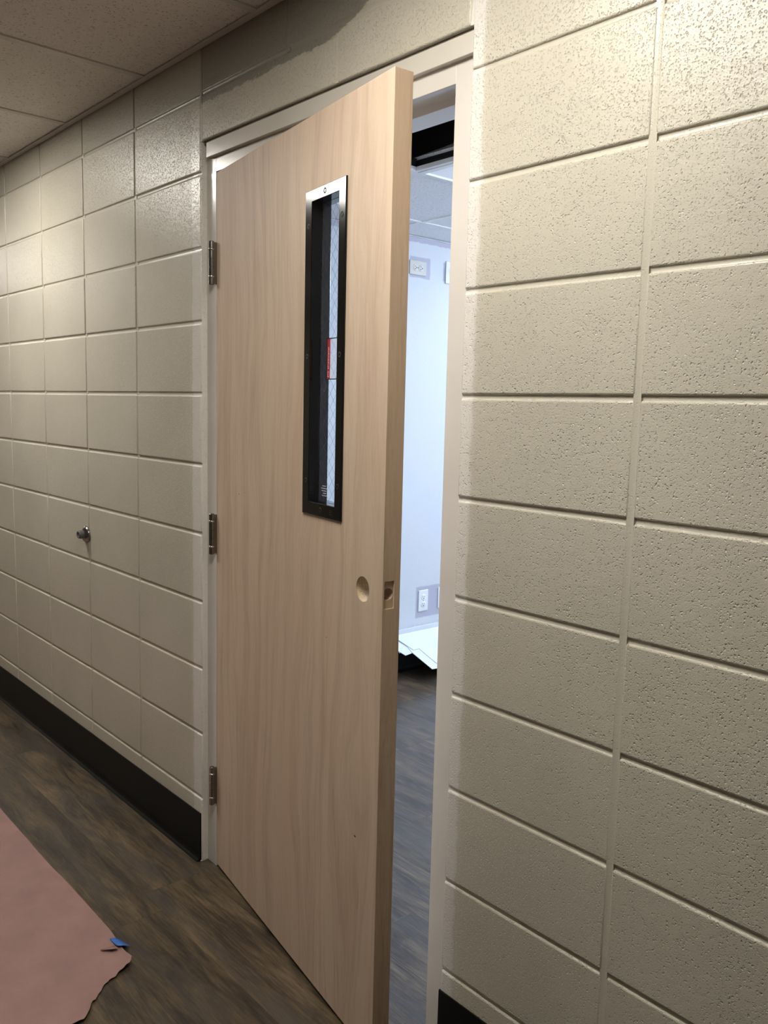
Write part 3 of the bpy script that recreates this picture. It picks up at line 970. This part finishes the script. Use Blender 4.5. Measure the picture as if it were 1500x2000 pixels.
box(bm, 0.004, s - 0.006, -0.003, 0.0, 0.024, 0.027)
link('housing', mesh_of(bm, 'housing', M['housing']), fx)
for x_, z_, wx, wz in ((0.1284, 0.0161, 0.0022, 0.0022), (0.1462, 0.0150, 0.0022, 0.0022), (0.1365, 0.0075, 0.0011, 0.0050)):
    bx('keyhole', (x_ - wx, x_ + wx, -0.0006, 0.0006, z_ - wz, z_ + wz), M['whitefix'], fx)  # white colour stands for light showing through the holes
# black angle along the side of the hole
bx('grid_stub', (-0.172, -0.160, 0.38, 0.970, RZ + 0.0145, RZ + 0.045), M['housing'], rc)
# loose tile pushed up and leaning on the fixture
lt = bx('loose_ceiling_tile', (0.0, 0.60, 0.0, 0.60, 0.0, 0.016), M['room_tile'], None, 0.0015, 1, (-0.188, 0.990, RZ + 0.0405), (math.radians(25), 0, 0))
tag(lt, 'loose white ceiling tile tilted up on top of the black fixture', 'ceiling tile')

# wall plates
def outlet(name, y, z, horizontal, mat, label, group=None, switch=False):
    o = empty(name, (RX, y, z), (math.radians(90) if horizontal else 0, 0, 0))
    tag(o, label, 'switch' if switch else 'outlet', None, group)
    bm = bmesh.new(); box(bm, 0.0002, 0.0065, -0.035, 0.035, -0.0572, 0.0572)
    link('cover_plate', mesh_of(bm, 'cover_plate', mat, False, 0.0022, 2), o)
    if switch:
        bx('toggle', (0.0060, 0.0160, -0.005, 0.005, -0.003, 0.012), mat, o, 0.001, 1)
        return o
    for s_ in (-1, 1):
        me_ = lathe([(0, 0.0085), (0.0150, 0.0085), (0.0168, 0.0078), (0.0172, 0.0060)], 28, 'receptacle', mat)
        me_.transform(Matrix.Translation((0, 0, s_ * 0.0195)) @ Matrix.Rotation(math.radians(90), 4, 'Y'))
        r_ = link('receptacle', me_, o)
        bm = bmesh.new()
        zc = s_ * 0.0195
        box(bm, 0.0084, 0.0089, -0.0075, -0.0050, zc - 0.0010, zc + 0.0075)
        box(bm, 0.0084, 0.0089, 0.0050, 0.0072, zc - 0.0010, zc + 0.0065)
        box(bm, 0.0084, 0.0089, -0.0028, 0.0028, zc - 0.0100, zc - 0.0052)
        link('slot', mesh_of(bm, 'slot', M['dark']), r_)
    sc_ = lathe([(0, 0.0075), (0.0028, 0.0072), (0.0030, 0.0060)], 12, 'plate_screw', M['steel'])
    sc_.transform(Matrix.Rotation(math.radians(90), 4, 'Y'))
    link('plate_screw', sc_, o)
    return o
outlet('wall_outlet', 1.8155, 2.0995, True, M['plate'], 'ivory duplex outlet mounted sideways high on the white wall')
outlet('wall_switch', 2.0500, 2.1020, False, M['plate2'], 'white wall plate high up, half hidden by the door frame', None, True)
outlet('wall_outlet', 1.9215, 0.3675, False, M['plate2'], 'white duplex outlet low on the wall above the paper sheets')
outlet('wall_outlet', 2.0680, 0.3685, False, M['plate2'], 'white low wall plate mostly hidden by the right of the door frame')

# white sheets heaped against the wall foot (each its own sheet)
NS_ = Vector((0.6, 0, 1)).normalized()
def on_plane(x, y, lift=0.0):
    return Vector((x, y, 0.2 - 0.6 * (x + 1.04))) + NS_ * lift
def sheet(pts, lift, label, th=0.0025, name='paper_sheet'):
    bm = bmesh.new()
    lo = [bm.verts.new(on_plane(x, y, lift)) for x, y in pts]
    hi = [bm.verts.new(on_plane(x, y, lift + th)) for x, y in pts]
    n = len(pts)
    for i in range(n):
        j = (i + 1) % n
        bm.faces.new((lo[i], lo[j], hi[j], hi[i]))
    bm.faces.new(lo[::-1]); bm.faces.new(hi)
    o = link(name, mesh_of(bm, name, M['sheet']))
    return tag(o, label, 'paper', None, 'white sheets heaped at the wall')
sheet([(-1.036, 1.45), (-0.985, 1.45), (-0.957, 1.668), (-0.940, 1.673), (-0.955, 1.700), (-1.036, 1.80)], 0.0, 'white sheet lowest in the heap, next to the door edge')
sheet([(-1.036, 1.60), (-0.960, 1.665), (-0.919, 1.691), (-0.924, 1.745), (-0.945, 1.90), (-1.036, 1.95)], 0.003, 'white sheet with a blunt corner in the middle of the heap')
sheet([(-1.036, 1.74), (-0.924, 1.741), (-0.812, 1.779), (-0.800, 2.00), (-0.790, 2.35), (-1.036, 2.40)], 0.006, 'largest white sheet reaching furthest out over the floor')
sheet([(-1.036, 1.70), (-0.957, 1.747), (-0.934, 1.757), (-0.936, 1.799), (-0.833, 1.832), (-0.815, 2.10), (-0.82, 2.40), (-1.036, 2.45)], 0.009, 'white sheet lying on top of the heap with a notched edge')
bm = bmesh.new()
top = [on_plane(x, y, -0.0008) for x, y in ((-1.034, 2.15), (-0.85, 2.15), (-0.85, 2.42), (-1.034, 2.42))]
lo = [bm.verts.new((p.x, p.y, 0.0005)) for p in top]
hi = [bm.verts.new(p) for p in top]
for i in range(4):
    j = (i + 1) % 4
    bm.faces.new((lo[i], lo[j], hi[j], hi[i]))
bm.faces.new(lo[::-1]); bm.faces.new(hi)
tag(link('paper_stack', mesh_of(bm, 'paper_stack', M['sheet'])), 'wedge of white sheets propping up the heap behind the door frame', 'paper')
o = bx('white_strip', (-0.0035, 0.0035, 1.2, 2.6, 0.0, 0.026), M['sheet'], None, 0.0008, 1, (RX + 0.0045, 0, 0.2045))
tag(o, 'narrow white strip running along the wall above the paper heap', 'strip')

# black cove base along the room wall
pts = [(0.0035, 0.1524), (0.0012, 0.1530), (0.0, 0.1524), (0.0, 0.0005), (0.0155, 0.0005), (0.0160, 0.0020), (0.0135, 0.0045), (0.0090, 0.0085), (0.0058, 0.0150), (0.0042, 0.0260)]
bb = link('baseboard_room', prism([(RX + a, b_) for a, b_ in pts], 'y', WALL_T, RYB, 'baseboard_room', M['base']))
tag(bb, 'black rubber cove baseboard under the paper heap in the room', 'baseboard', 'structure')
